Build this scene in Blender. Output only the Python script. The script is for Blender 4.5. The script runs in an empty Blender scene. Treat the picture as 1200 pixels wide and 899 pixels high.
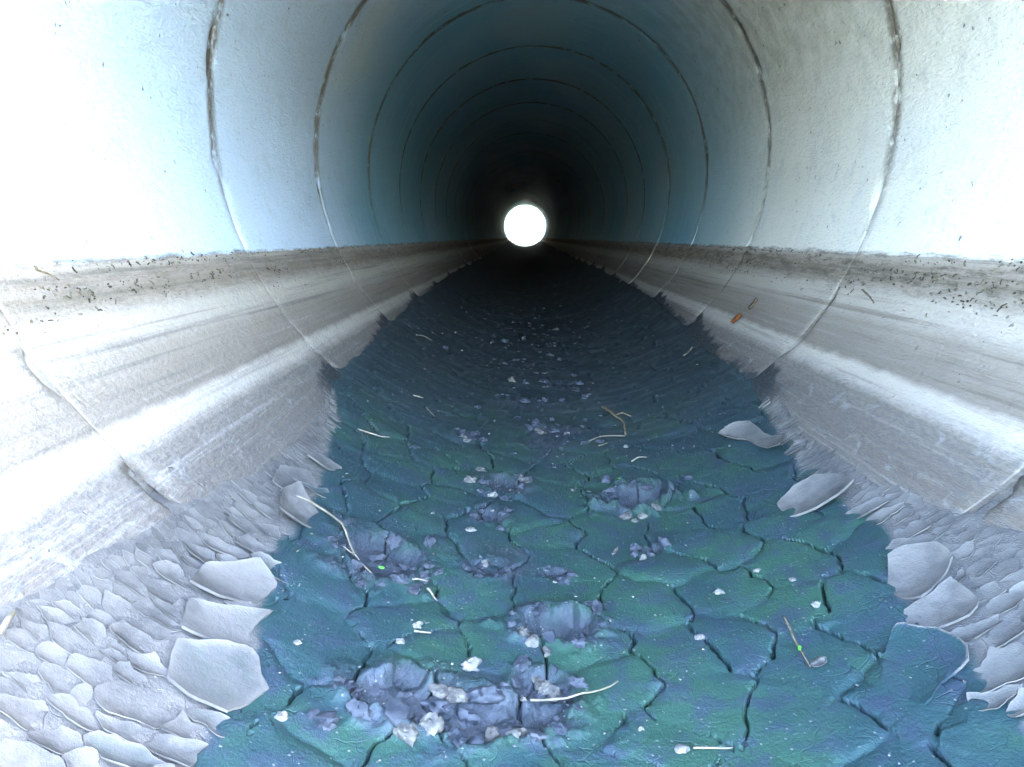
import bpy, math, random
import numpy as np

random.seed(7)
RNG = np.random.default_rng(11)
scene = bpy.context.scene
C = scene.collection

# ------------------------------------------------------------------ constants of the place
R = 0.90            # inner radius of the pipe
L = 1.021           # length of one pipe section
J0 = 1.031          # first joint in front of the camera
MOUTH = -0.10       # near end of the pipe, just behind the camera
FAR = 33.1          # far end of the pipe
WALL = 0.11         # pipe wall thickness

# ------------------------------------------------------------------ camera
cam_d = bpy.data.cameras.new('camera')
cam = bpy.data.objects.new('camera', cam_d)
C.objects.link(cam)
cam.location = (-0.0727, 0.0, -0.3065)
cam.rotation_euler = (math.pi / 2 - 0.195, 0.0, 0.015)
cam_d.sensor_width = 36.0
cam_d.lens = 36.0 * 870.0 / 1200.0
cam_d.clip_start = 0.02
cam_d.clip_end = 5000.0
scene.camera = cam

# ------------------------------------------------------------------ sky, sun, exposure
SUN_EL, SUN_AZ = math.radians(44), math.radians(92)    # azimuth clockwise from +Y
world = bpy.data.worlds.new('World')
scene.world = world
world.use_nodes = True
wt = world.node_tree
sky = wt.nodes.new('ShaderNodeTexSky')
sky.sky_type = 'NISHITA'
sky.sun_disc = False
sky.sun_elevation = SUN_EL
sky.sun_rotation = SUN_AZ
sky.dust_density = 2.0
sky.ozone_density = 1.0
bg = wt.nodes['Background']
bg.inputs['Strength'].default_value = 0.15
wt.links.new(sky.outputs[0], bg.inputs[0])
sun_d = bpy.data.lights.new('sun', 'SUN')
sun_d.energy = 4.0
sun_d.angle = math.radians(0.5)
sun_d.color = (1.0, 0.95, 0.87)
sun = bpy.data.objects.new('sun', sun_d)
C.objects.link(sun)
sun.location = (20, -5, 20)
sun.rotation_euler = (math.pi / 2 - SUN_EL, 0.0, math.pi - SUN_AZ)
vs = scene.view_settings
vs.view_transform = 'Standard'
vs.look = 'None'
vs.gamma = 1.0
vs.use_curve_mapping = False
vs.exposure = 5.95
scene.cycles.max_bounces = 3
scene.cycles.diffuse_bounces = 1
scene.cycles.glossy_bounces = 2
scene.cycles.use_denoising = True
scene.cycles.use_adaptive_sampling = True
scene.cycles.adaptive_threshold = 0.03
scene.cycles.caustics_reflective = False
scene.cycles.caustics_refractive = False


# ------------------------------------------------------------------ helpers
def tag(o, label=None, cat=None, group=None, kind=None):
    if label: o['label'] = label
    if cat: o['category'] = cat
    if group: o['group'] = group
    if kind: o['kind'] = kind
    return o


def mesh_np(name, V, F, smooth=True, normals=None, attrs=None):
    """V (n,3), F either (m,k) array or list of such arrays with different k"""
    me = bpy.data.meshes.new(name)
    Fs = F if isinstance(F, list) else [F]
    Fs = [np.asarray(f, dtype=np.int32) for f in Fs if len(f)]
    nl = sum(f.size for f in Fs)
    npoly = sum(len(f) for f in Fs)
    V = np.asarray(V, dtype=np.float32)
    me.vertices.add(len(V))
    me.vertices.foreach_set('co', V.ravel())
    me.loops.add(nl)
    me.loops.foreach_set('vertex_index', np.concatenate([f.ravel() for f in Fs]))
    me.polygons.add(npoly)
    tot = np.concatenate([np.full(len(f), f.shape[1], np.int32) for f in Fs])
    st = np.concatenate([[0], np.cumsum(tot)[:-1]]).astype(np.int32)
    me.polygons.foreach_set('loop_start', st)
    me.update(calc_edges=True)
    if smooth:
        me.polygons.foreach_set('use_smooth', np.ones(npoly, dtype=bool))
    for k, a in (attrs or {}).items():
        at = me.attributes.new(k, 'FLOAT', 'POINT')
        at.data.foreach_set('value', np.asarray(a, dtype=np.float32))
    me.validate()
    if normals is not None:
        me.normals_split_custom_set_from_vertices(np.asarray(normals, dtype=np.float32).tolist())
    return me


def obj(name, me, mat, parent=None):
    o = bpy.data.objects.new(name, me)
    C.objects.link(o)
    if mat is not None and not me.materials:
        me.materials.append(mat)
    if parent is not None:
        o.parent = parent
    return o


def _h(ix, iy, seed):
    n = (ix.astype(np.int64) * 374761393 + iy.astype(np.int64) * 668265263 + seed * 1442695041) & 0x7fffffff
    n = ((n ^ (n >> 13)) * 1274126177) & 0x7fffffff
    n = n ^ (n >> 16)
    return (n & 0xffff) / 65535.0


def vnoise(x, y, seed=0):
    x = np.asarray(x, float); y = np.asarray(y, float)
    ix = np.floor(x); iy = np.floor(y)
    fx = x - ix; fy = y - iy
    fx = fx * fx * fx * (fx * (fx * 6 - 15) + 10); fy = fy * fy * fy * (fy * (fy * 6 - 15) + 10)
    ix = ix.astype(np.int64); iy = iy.astype(np.int64)
    a = _h(ix, iy, seed); b = _h(ix + 1, iy, seed); c = _h(ix, iy + 1, seed); d = _h(ix + 1, iy + 1, seed)
    return (a * (1 - fx) + b * fx) * (1 - fy) + (c * (1 - fx) + d * fx) * fy - 0.5


def fbm(x, y, seed=0, oct=4, gain=0.5):
    s = 0; a = 1.0; t = 0
    for i in range(oct):
        s = s + a * vnoise(x * 2 ** i + 17.3 * i, y * 2 ** i - 9.1 * i, seed + i); t += a; a *= gain
    return s / t


def wrap(s, y, h):
    """unrolled pipe wall (arc length s from the invert, distance y, height h inwards) -> world"""
    ph = np.asarray(s) / R
    r = R - np.asarray(h)
    return np.stack([r * np.sin(ph), np.asarray(y) + 0 * ph, -r * np.cos(ph)], -1)


def rise(y):
    """the pipe climbs a little towards its far end"""
    return .16 * (max(0.0, y - 9.0) / 24.0) ** 1.4


# ------------------------------------------------------------------ node helper
class NT:
    def __init__(self, name, rough=0.8, spec=0.3):
        self.m = bpy.data.materials.new(name)
        self.m.use_nodes = True
        self.t = self.m.node_tree
        self.b = self.t.nodes['Principled BSDF']
        self.b.inputs['Roughness'].default_value = rough
        self.b.inputs['Specular IOR Level'].default_value = spec
        self.pos = self.n('ShaderNodeNewGeometry').outputs['Position']

    def n(self, t, **kw):
        nd = self.t.nodes.new(t)
        for k, v in kw.items():
            setattr(nd, k, v)
        return nd

    def put(self, sock, v):
        if isinstance(v, bpy.types.NodeSocket):
            self.t.links.new(v, sock)
        elif isinstance(v, (tuple, list)) and len(v) == 3 and sock.type == 'RGBA':
            sock.default_value = (*v, 1)
        else:
            sock.default_value = v

    def math(self, op, a, b=0.0, c=None, clamp=False):
        nd = self.n('ShaderNodeMath', operation=op, use_clamp=clamp)
        self.put(nd.inputs[0], a); self.put(nd.inputs[1], b)
        if c is not None: self.put(nd.inputs[2], c)
        return nd.outputs[0]

    def mr(self, v, a, b, c=0.0, d=1.0, smooth=True):
        nd = self.n('ShaderNodeMapRange', interpolation_type='SMOOTHSTEP' if smooth else 'LINEAR')
        self.put(nd.inputs[0], v)
        for i, q in enumerate((a, b, c, d)): self.put(nd.inputs[1 + i], q)
        return nd.outputs[0]

    def scale(self, sc, off=(0, 0, 0), v=None):
        nd = self.n('ShaderNodeMapping')
        self.put(nd.inputs['Vector'], v or self.pos)
        nd.inputs['Scale'].default_value = sc
        nd.inputs['Location'].default_value = off
        return nd.outputs[0]

    def noise(self, vec, scale=1.0, detail=4.0, rough=0.55, dist=0.0):
        nd = self.n('ShaderNodeTexNoise')
        self.put(nd.inputs['Vector'], vec)
        nd.inputs['Scale'].default_value = scale
        nd.inputs['Detail'].default_value = detail
        nd.inputs['Roughness'].default_value = rough
        nd.inputs['Distortion'].default_value = dist
        return nd.outputs['Fac']

    def voro(self, vec, scale, feature='F1', out='Distance', rand=1.0):
        nd = self.n('ShaderNodeTexVoronoi', feature=feature)
        self.put(nd.inputs['Vector'], vec)
        nd.inputs['Scale'].default_value = scale
        nd.inputs['Randomness'].default_value = rand
        return nd.outputs[out]

    def mix(self, f, a, b, mode='MIX'):
        nd = self.n('ShaderNodeMix', data_type='RGBA', blend_type=mode)
        self.put(nd.inputs[0], f); self.put(nd.inputs[6], a); self.put(nd.inputs[7], b)
        return nd.outputs[2]

    def ramp(self, v, stops):
        nd = self.n('ShaderNodeValToRGB')
        self.put(nd.inputs[0], v)
        e = nd.color_ramp.elements
        while len(e) < len(stops): e.new(0.5)
        for i, (p, c) in enumerate(stops):
            e[i].position = p; e[i].color = (*c, 1)
        return nd.outputs[0]

    def attr(self, name):
        return self.n('ShaderNodeAttribute', attribute_name=name).outputs['Fac']

    def sep(self, v=None):
        nd = self.n('ShaderNodeSeparateXYZ')
        self.put(nd.inputs[0], v or self.pos)
        return nd.outputs

    def bump(self, h, strength=0.5, dist=0.005, base=None):
        nd = self.n('ShaderNodeBump')
        nd.inputs['Strength'].default_value = strength
        nd.inputs['Distance'].default_value = dist
        self.put(nd.inputs['Height'], h)
        if base is not None: self.put(nd.inputs['Normal'], base)
        return nd.outputs[0]

    def out(self, col=None, normal=None, rough=None):
        if col is not None: self.put(self.b.inputs['Base Color'], col)
        if normal is not None: self.put(self.b.inputs['Normal'], normal)
        if rough is not None: self.put(self.b.inputs['Roughness'], rough)
        return self.m


# ------------------------------------------------------------------ materials
def mat_concrete():
    t = NT('weathered_concrete', 0.8, 0.25)
    x, y, z = t.sep()
    big = t.noise(t.scale((1.3, 0.8, 1.3)), 1.0, 2)
    axial = t.noise(t.scale((48, 0.7, 48)), 1.0, 4, .7)           # streaks along the pipe
    ring = t.noise(t.scale((1.1, 22, 1.1)), 1.0, 3)            # streaks round the pipe
    fine = t.noise(t.scale((150, 55, 150)), 1.0, 3, 0.7)
    mid = t.noise(t.pos, 14, 4, 0.65)
    # plaster above the water line
    up = t.mix(t.mr(t.math('ADD', big, t.math('MULTIPLY', x, .30)), .36, .64), (0.61, 0.73, 0.85), (0.80, 0.78, 0.68))
    olive = t.math('MULTIPLY', t.math('MULTIPLY', t.mr(x, .05, .6), t.mr(z, -.1, .5)), t.mr(mid, .35, .62, .25, .85))
    up = t.mix(t.math('MULTIPLY', olive, .8), up, (.46, .45, .33))
    up = t.mix(t.math('MULTIPLY', t.mr(y, 2.7, 4.2), t.mr(big, .35, .65, .95, .7)), up, (0.20, 0.48, 0.60))   # cool cast of the fading light farther in, put into the colour
    up = t.mix(t.math('MULTIPLY', t.mr(ring, .48, .68), t.math('MULTIPLY', t.mr(big, .40, .60, .22, .02), t.mr(y, 1.9, 2.2, .4, 1))), up, (0.70, 0.74, 0.78))
    up = t.mix(t.math('MULTIPLY', t.mr(mid, .52, .72), .25), up, (0.42, 0.47, 0.45))
    # zones below the water line, by height
    wob = t.math('ADD', t.math('MULTIPLY', t.math('SUBTRACT', axial, .5), .012),
                 t.math('MULTIPLY', t.math('SUBTRACT', mid, .5), .020))
    zz = t.math('ADD', z, wob)
    f = t.mr(zz, -0.78, -0.34, 0, 1, smooth=False)

    def P(h): return (h + 0.78) / 0.44
    zone = t.ramp(f, [(P(-.78), (0.116, 0.101, 0.088)), (P(-.665), (0.140, 0.123, 0.106)), (P(-.632), (0.183, 0.164, 0.142)), (P(-.611), (0.390, 0.353, 0.300)),
                      (P(-.592), (0.427, 0.381, 0.320)), (P(-.579), (0.201, 0.174, 0.142)), (P(-.545), (0.226, 0.196, 0.160)),
                      (P(-.505), (0.281, 0.246, 0.200)), (P(-.475), (0.415, 0.370, 0.310)), (P(-.445), (0.439, 0.392, 0.325)),
                      (P(-.405), (0.232, 0.196, 0.150)), (P(-.368), (0.329, 0.280, 0.225)), (P(-.352), (0.439, 0.386, 0.320))])
    zone = t.mix(t.math('MULTIPLY', t.mr(axial, .52, .72), .45), zone, (.36, .35, .335))
    zone = t.mix(t.math('MULTIPLY', t.mr(axial, .50, .30), .55), zone, t.mix(t.mr(x, -.6, .6), (.10, .098, .095), (.115, .092, .068)))
    # dry white smears on the dusty film below the chalk band
    smear = t.noise(t.scale((22, 16, 22)), 1.0, 4, .68, .6)
    low = t.mr(z, -.60, -.64)
    zone = t.mix(t.math('MULTIPLY', low, t.math('MULTIPLY', t.mr(smear, .56, .72), .65)), zone, (.25, .245, .24))
    scr = fine
    zone = t.mix(t.math('MULTIPLY', low, t.math('MULTIPLY', t.mr(scr, .42, .7), .5)), zone, (.05, .05, .054))
    # brown litter stain hanging under the water line
    lit = t.noise(t.scale((46, 8, 46)), 1.0, 5, .85)
    band = t.math('MULTIPLY', t.mr(zz, -.455, -.405), t.mr(zz, -.352, -.372))
    zone = t.mix(t.math('MULTIPLY', band, t.math('MULTIPLY', t.mr(lit, .44, .62), t.mr(x, -.6, .6, .5, .95))), zone, (.125, .103, .074))
    lineb = t.math('MULTIPLY', t.mr(zz, -.358, -.352), t.mr(zz, -.340, -.346))
    col = t.mix(t.mr(zz, -.352, -.346), zone, up)
    lbreak = lit
    col = t.mix(t.math('MULTIPLY', lineb, t.mr(lbreak, .38, .62, 0, .75)), col, (.12, .105, .085))
    # joints: stained bands either side of every joint
    kf = t.math('FRACT', t.math('ADD', t.math('DIVIDE', t.math('SUBTRACT', y, J0), L), 100.5))
    dj = t.math('MULTIPLY', t.math('ABSOLUTE', t.math('SUBTRACT', kf, .5)), L)
    jn = mid
    dj2 = t.math('ADD', dj, t.math('MULTIPLY', t.math('SUBTRACT', jn, .5), .05))
    jm = t.math('MAXIMUM', t.math('MULTIPLY', t.mr(dj2, .042, .008), t.mr(jn, .33, .52)), t.math('MULTIPLY', t.mr(dj, .008, .003), t.mr(mid, .36, .60, .1, .8)))
    upj = t.mr(z, -.45, .1, .12, .95)
    col = t.mix(t.math('MULTIPLY', jm, upj), col, (.155, .13, .095))
    # damp dark stain that climbs the wall along the mud, highest just before every joint
    zw = t.math('ADD', t.math('ADD', t.mr(y, 1.8, 3.8, -.705, -.640, smooth=False), t.mr(y, 3.8, 8, 0, .030, smooth=False)), t.mr(y, 8, 20, 0, .012, smooth=False))
    saw = t.math('FRACT', t.math('ADD', t.math('DIVIDE', t.math('SUBTRACT', y, J0), L), 100.0))
    th_ = t.math('MULTIPLY', t.math('POWER', saw, 3.0), .050)
    zw = t.math('ADD', t.math('ADD', zw, th_), t.math('MULTIPLY', t.math('SUBTRACT', mid, .5), .09))
    damp = t.math('MULTIPLY', t.mr(t.math('SUBTRACT', z, zw), .010, -.010), t.mr(y, 1.75, 1.95))
    col = t.mix(t.math('MULTIPLY', damp, .95), col, (.020, .025, .030))
    # pits and dark flecks
    pv = t.noise(t.scale((60, 60, 60)), 1.0, 1, .5)
    pit = t.math('MULTIPLY', t.mr(pv, .72, .76), t.mr(mid, .50, .58))
    col = t.mix(t.math('MULTIPLY', pit, .75), col, (.13, .125, .11))
    col = t.mix(t.math('MULTIPLY', t.mr(fine, .50, .75), .22), col, (.20, .22, .22))
    h = t.math('MULTIPLY', fine, 1.2)
    h = t.math('SUBTRACT', h, t.math('MULTIPLY', pit, 1.6))
    n1 = t.bump(h, .6, .005)
    n2 = t.bump(smear, .35, .012, n1)
    return t.out(col, n2)


def mat_mortar():
    t = NT('joint_mortar', 0.85, 0.2)
    a = t.noise(t.pos, 24, 5, .65)
    b = t.noise(t.pos, 160, 3, .6)
    col = t.mix(t.mr(a, .42, .66), (.36, .36, .33), (.14, .12, .09))
    col = t.mix(t.math('MULTIPLY', t.mr(b, .55, .75), .6), col, (.12, .10, .08))
    zq = t.sep()[2]
    col = t.mix(t.mr(zq, -.30, -.42), col, t.mix(t.mr(a, .4, .65), (.17, .16, .145), (.075, .07, .065)))
    return t.out(col, t.bump(t.math('ADD', a, b), .7, .006))


def mat_mud():
    t = NT('wet_teal_mud', 0.5, 0.25)
    churn = t.attr('churn'); dry = t.attr('dry')
    x, y, z = t.sep()
    a = t.noise(t.pos, 4.5, 4, .6, .3)
    b = t.noise(t.pos, 26, 5, .62)
    c = t.noise(t.pos, 240, 3, .6)
    teal = (0.016, 0.042, 0.047); green = (0.021, 0.060, 0.043); blue = (0.026, 0.039, 0.060)
    ctr = t.mr(t.math('ABSOLUTE', x), .42, .10, -.05, .05)      # algae grow along the wetter middle
    col = t.mix(t.mr(t.math('ADD', a, ctr), .43, .60), teal, green)
    col = t.mix(t.math('MULTIPLY', t.mr(b, .44, .66), .8), col, blue)
    # deeper in, the mud colour turns darker and greyer
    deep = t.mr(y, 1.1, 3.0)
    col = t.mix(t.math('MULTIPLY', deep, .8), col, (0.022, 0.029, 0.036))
    rip = t.noise(t.scale((4, 30, 4)), 1.0, 4, .65, .4)       # paler streaks across the bed farther in
    col = t.mix(t.math('MULTIPLY', t.mr(y, 1.3, 2.6), t.math('MULTIPLY', t.mr(rip, .50, .70), .75)), col, (.072, .090, .096))
    # freshly turned blue clay
    cl = t.mix(t.mr(b, .35, .65), (.018, .025, .036), (.050, .058, .074))
    col = t.mix(t.math('MULTIPLY', churn, .92), col, cl)
    # dried crust
    dn = t.math('ADD', dry, t.math('MULTIPLY', t.math('SUBTRACT', b, .5), .55))
    dcol = t.mix(t.mr(b, .35, .68), (.085, .082, .080), (.135, .128, .120))
    dm = t.mr(dn, .35, .62)
    col = t.mix(dm, col, dcol)
    # pale grains
    g = t.voro(t.pos, 95, out='Distance')
    gs = t.noise(t.pos, 17, 3, .6)
    gm = t.math('MULTIPLY', t.mr(g, .19, .10), t.mr(gs, .44, .58))
    col = t.mix(t.math('MULTIPLY', gm, .7), col, (.18, .19, .18))
    gf = t.mr(c, .66, .74)
    col = t.mix(t.math('MULTIPLY', gf, .35), col, (.12, .14, .14))
    h = t.math('ADD', t.math('MULTIPLY', b, .8), t.math('MULTIPLY', c, .4))
    h = t.math('ADD', h, t.math('MULTIPLY', gm, .25))
    h = t.math('ADD', h, t.math('MULTIPLY', rip, t.mr(y, 1.3, 2.6, 0, 2.0)))
    hv = t.n('ShaderNodeTexVoronoi', feature='DISTANCE_TO_EDGE')
    wv = t.n('ShaderNodeVectorMath', operation='ADD')
    nz = t.n('ShaderNodeTexNoise'); nz.inputs['Scale'].default_value = 14; t.put(nz.inputs['Vector'], t.pos)
    sc = t.n('ShaderNodeVectorMath', operation='SCALE'); sc.inputs['Scale'].default_value = .10
    t.put(sc.inputs[0], nz.outputs['Color']); t.put(wv.inputs[0], t.pos); t.put(wv.inputs[1], sc.outputs[0])
    t.put(hv.inputs['Vector'], wv.outputs[0]); hv.inputs['Scale'].default_value = 15
    hair = t.math('MULTIPLY', t.mr(hv.outputs['Distance'], .016, .0), t.mr(gs, .46, .56))
    h = t.math('SUBTRACT', h, t.math('MULTIPLY', hair, .3))
    rg = t.math('MAXIMUM', t.mr(dm, 0, 1, .6, .85, smooth=False), t.mr(y, 2, 6, .6, .9))
    return t.out(col, t.bump(h, .6, .007), rg)


def mat_flake():
    t = NT('dried_mud_crust', 0.85, 0.2)
    wet = t.attr('wet')
    a = t.noise(t.pos, 11, 4, .6)
    b = t.noise(t.pos, 60, 4, .6)
    c = t.noise(t.pos, 330, 3, .6)
    col = t.mix(t.mr(a, .38, .62), (.076, .074, .073), (.126, .120, .114))
    col = t.mix(t.math('MULTIPLY', t.mr(b, .5, .7), .4), col, (.135, .128, .118))
    col = t.mix(t.math('MULTIPLY', t.mr(wet, .0, 1.0, 0, 1), t.mr(a, .30, .5, .55, 1)), col, t.mix(t.mr(b, .4, .62), (.018, .046, .040), (.026, .040, .052)))
    col = t.mix(t.math('MULTIPLY', t.attr('edge'), t.mr(a, .35, .65, .05, .75)), col, (.17, .162, .15))
    return t.out(col, t.bump(t.math('ADD', b, t.math('MULTIPLY', c, .4)), .4, .004))


def mat_simple(name, c1, c2, scale=60, rough=.8, spec=.25, bump=.3):
    t = NT(name, rough, spec)
    a = t.noise(t.pos, scale, 4, .6)
    return t.out(t.mix(t.mr(a, .35, .65), c1, c2), t.bump(a, bump, .003))


def mat_bits(name, stops):
    """loose bits: a colour of its own for each bit from the attribute 'tone'"""
    t = NT(name, .85, .2)
    a = t.attr('tone')
    return t.out(t.ramp(a, stops))


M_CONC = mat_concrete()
M_MORT = mat_mortar()
M_MUD = mat_mud()
M_FLAKE = mat_flake()
M_CLAY = mat_simple('turned_blue_clay', (.016, .023, .034), (.050, .057, .072), 45, .75, .3, .7)
M_CRUST = mat_simple('pale_crumbly_silt', (.05, .051, .053), (.125, .12, .108), 90, .9, .2, .8)
M_STRAW = mat_simple('bleached_straw', (.21, .19, .15), (.13, .115, .08), 70, .7, .3, .3)
M_TWIG = mat_simple('brown_twig', (.11, .08, .052), (.21, .16, .10), 90, .8, .2, .6)
M_GREEN = mat_simple('fresh_green_leaf', (.07, .36, .03), (.15, .48, .07), 40, .6, .3, .2)
M_RUST = mat_simple('rusty_orange_leaf', (.25, .085, .022), (.16, .055, .018), 50, .75, .2, .4)
M_PEB = mat_simple('pale_pebble', (.20, .195, .18), (.11, .108, .105), 120, .8, .25, .5)
M_EARTH = mat_simple('dark_damp_earth', (.040, .044, .034), (.062, .062, .048), 2.5, .95, .1, .6)
M_TURF = mat_simple('embankment_turf', (.05, .085, .03), (.10, .11, .05), 3.0, .95, .1, .6)

# ------------------------------------------------------------------ ground outside and the embankment over the pipe
def grid_faces(nr, nc):
    i = np.arange(nr - 1)[:, None] * nc + np.arange(nc - 1)[None, :]
    return np.stack([i, i + 1, i + nc + 1, i + nc], -1).reshape(-1, 4)


def build_ground():
    xs = np.concatenate([-np.geomspace(2000, 6, 16), np.linspace(-5, 5, 21), np.geomspace(6, 2000, 16)])
    ys = np.concatenate([-np.geomspace(2000, 6, 16), np.linspace(-5, 40, 60), np.geomspace(44, 2000, 16)])
    X, Y = np.meshgrid(xs, ys)
    Z = -R - WALL - 0.05 + 0.05 * fbm(X * .6, Y * .6, 3)
    Z = Z + np.clip((Y - FAR - 3) * 1.2, 0, 24)            # unseen rise added beyond the far end to block much of the sky
    V = np.stack([X, Y, Z], -1).reshape(-1, 3)
    o = obj('ground', mesh_np('ground', V, grid_faces(len(ys), len(xs))), M_EARTH)
    tag(o, 'dark damp earth outside both ends of the pipe', kind='structure')
    # embankment: a long mound the pipe runs through
    ys = np.array([MOUTH + .10, MOUTH + .11, .6, 2.5, 6, 16, 27, 30.5, FAR - .8, FAR - .11, FAR - .10])
    xs = np.concatenate([np.linspace(-30, -1.06, 12), np.linspace(-1.03, 1.03, 17), np.linspace(1.06, 30, 12)])
    X, Y = np.meshgrid(xs, ys)
    inner = np.minimum(Y - MOUTH, FAR - Y)
    top = 1.08 + 0.75 * np.clip(inner, 0, 3.0) ** .9 - 0.0
    Z = top + 0.08 * fbm(X, Y, 5)
    Z[0] = Z[-1] = np.where(np.abs(xs) < 1.045, np.sqrt(np.maximum((R + WALL + .03) ** 2 - xs ** 2, 0)), -R - WALL - .1)
    V = np.stack([X, Y, Z], -1).reshape(-1, 3)
    o = obj('embankment', mesh_np('embankment', V, grid_faces(len(ys), len(xs)), smooth=False), M_TURF)
    tag(o, 'grassy embankment that the pipe runs through', kind='structure')


build_ground()

# ------------------------------------------------------------------ the pipe: one section after the other
pipe = bpy.data.objects.new('concrete_pipe', None)
C.objects.link(pipe)
pipe.location = (0, 0, 0)
tag(pipe, 'long round concrete culvert pipe of many jointed sections', 'pipe')


def section_mesh(name, y0, y1, na, nlen, seed, detail, worn=1.0):
    """tube with inner face, rounded arrises, end faces and outer face"""
    e = np.array([0.0, .0015, .005, .012, .022, .035, .055])
    inner = np.linspace(.055, (y1 - y0) - .055, nlen)[1:-1]
    yy = np.concatenate([e, inner, (y1 - y0) - e[::-1]])
    edge = np.minimum(yy, (y1 - y0) - yy)
    drop = .0035 * worn * np.exp(-(edge / .004) ** 1.0)           # worn arris
    a = np.linspace(-math.pi, math.pi, na, endpoint=False)
    A, Y = np.meshgrid(a, yy)
    rr = R + drop[:, None] + 0 * A
    if detail:
        s = A * R
        rr = rr + .004 * fbm(s * 3, (Y + y0) * 3, seed) + .0016 * fbm(s * 26, (Y + y0) * 14, seed + 5, 3)
        chip = np.clip(fbm(s * 9, (Y + y0) * 2 + seed, seed + 9, 4) - .06, 0, 1)
        rr = rr + chip * .11 * np.exp(-(edge / .018) ** 2)[:, None]
    nr = len(yy)
    V = [np.stack([rr * np.sin(A), Y, -rr * np.cos(A)], -1).reshape(-1, 3)]
    F = []
    i = np.arange(nr - 1)[:, None] * na + np.arange(na)[None, :]
    j = np.arange(nr - 1)[:, None] * na + (np.arange(na)[None, :] + 1) % na
    F.append(np.stack([i, i + na, j + na, j], -1).reshape(-1, 4))
    base = nr * na
    ro = R + WALL
    for q in (0, yy[-1]):
        V.append(np.stack([ro * np.sin(a), q + 0 * a, -ro * np.cos(a)], -1))
    k = np.arange(na); k2 = (k + 1) % na
    F.append(np.stack([k, k2, base + k2, base + k], -1))
    top = (nr - 1) * na
    F.append(np.stack([top + k, base + na + k, base + na + k2, top + k2], -1))
    F.append(np.stack([base + k, base + k2, base + na + k2, base + na + k], -1))
    return mesh_np(name, np.concatenate(V), np.concatenate(F))


def mortar_mesh(name, na, seed, rough=1.0):
    """ragged band of mortar squeezed into a joint"""
    a = np.linspace(-math.pi, math.pi, na, endpoint=False)
    prof = np.linspace(-1, 1, 7)
    A, Pp = np.meshgrid(a, prof)
    s = A * R
    hw = .008 + .020 * np.clip(fbm(s * 3, 0 * s, seed, 4) + .12, 0, 1) * rough
    hgt = -.0004 + .010 * fbm(s * 6, 0 * s + 3, seed + 3, 5, .65) * rough + .005 * fbm(s * 34, Pp * 3, seed + 7, 3) * rough
    hgt = hgt - .010 * np.clip(fbm(s * 2.2, 0 * s + 9, seed + 13, 3) - .05, 0, 1) * 6
    low = np.clip((-np.cos(A) + .36) / -.12, 0, 1)              # smooth and flush below the water line
    hgt = hgt * (1 - low) - .0035 * low
    hgt = np.minimum(hgt, .0026 if rough > .5 else .0006)
    rr = R - hgt * (1 - np.abs(Pp) ** 2.2) + .003 * np.abs(Pp) ** 2.2
    yy = Pp * hw + .008 * fbm(s * 6, 0 * s + 5, seed + 21, 4)
    V = np.stack([rr * np.sin(A), yy, -rr * np.cos(A)], -1).reshape(-1, 3)
    i = np.arange(6)[:, None] * na + np.arange(na)[None, :]
    j = np.arange(6)[:, None] * na + (np.arange(na)[None, :] + 1) % na
    return mesh_np(name, V, np.stack([i, i + na, j + na, j], -1).reshape(-1, 4))


joints = [J0 + k * L for k in range(0, 40) if J0 + k * L < FAR - .4]
bounds = [MOUTH] + joints + [FAR]
far_me = section_mesh('pipe_section_far', 0, L - .004, 128, 8, 0, False)
far_mo = [mortar_mesh('joint_mortar_far', 160, 90 + q, .8) for q in range(3)]
for k in range(len(bounds) - 1):
    y0, y1 = bounds[k] + .002, bounds[k + 1] - .002
    if k <= 5:
        me = section_mesh('pipe_section', y0, y1, 360 if k < 5 else 240, 40 if k < 4 else 22, 40 + k * 31, True, .35 if k < 2 else 1.0)
    elif k == len(bounds) - 2:
        me = section_mesh('pipe_section_end', y0, y1, 128, 8, 0, False)
    else:
        me = far_me
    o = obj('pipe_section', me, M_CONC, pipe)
    o.location = (random.uniform(-.003, .003) if k > 1 else 0, y0, (random.uniform(-.003, .003) if k > 1 else 0) + rise(.5 * (y0 + y1)))
    if k < len(bounds) - 2:
        mm = mortar_mesh('joint_mortar', 420, 300 + k * 17, .45 if k == 0 else 1.0) if k <= 5 else far_mo[k % 3]
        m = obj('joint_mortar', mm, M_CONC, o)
        m.location = (-o.location.x + 0, y1 + .002 - y0, -o.location.z + rise(y1))

# ------------------------------------------------------------------ the mud bed
WL = np.array([(0, 26), (.5, 26), (.77, 26.5), (.93, 28), (1.0, 30.5), (1.27, 30), (1.5, 33), (1.74, 35.5), (1.92, 39.5), (2.7, 41.5), (3.8, 44.5), (6, 46.5), (12, 48), (34, 48.5)])
WR = np.array([(0, 27), (.6, 28), (.77, 29.5), (.93, 29), (1.065, 33), (1.33, 32), (1.63, 34.5), (2.0, 38), (2.9, 39.5), (3.9, 44), (6, 47), (34, 48.5)])
TL = np.array([(0, 43), (.5, 43), (.68, 42.4), (.82, 41), (1.0, 39.6), (1.2, 37.5), (1.5, 36.5), (1.74, 37.5), (1.92, 41), (2.7, 43), (3.8, 46), (6, 48.5), (34, 50)])
TR = np.array([(0, 42), (.6, 41.5), (.91, 40.6), (1.03, 38.5), (1.25, 36.5), (1.54, 36.5), (2.0, 40), (2.9, 41.5), (3.9, 45.5), (6, 48.5), (34, 50)])


def edge_s(s, y, l, r):
    d = np.where(s < 0, np.interp(y, l[:, 0], l[:, 1]), np.interp(y, r[:, 0], r[:, 1]))
    return np.radians(d) * R


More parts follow.
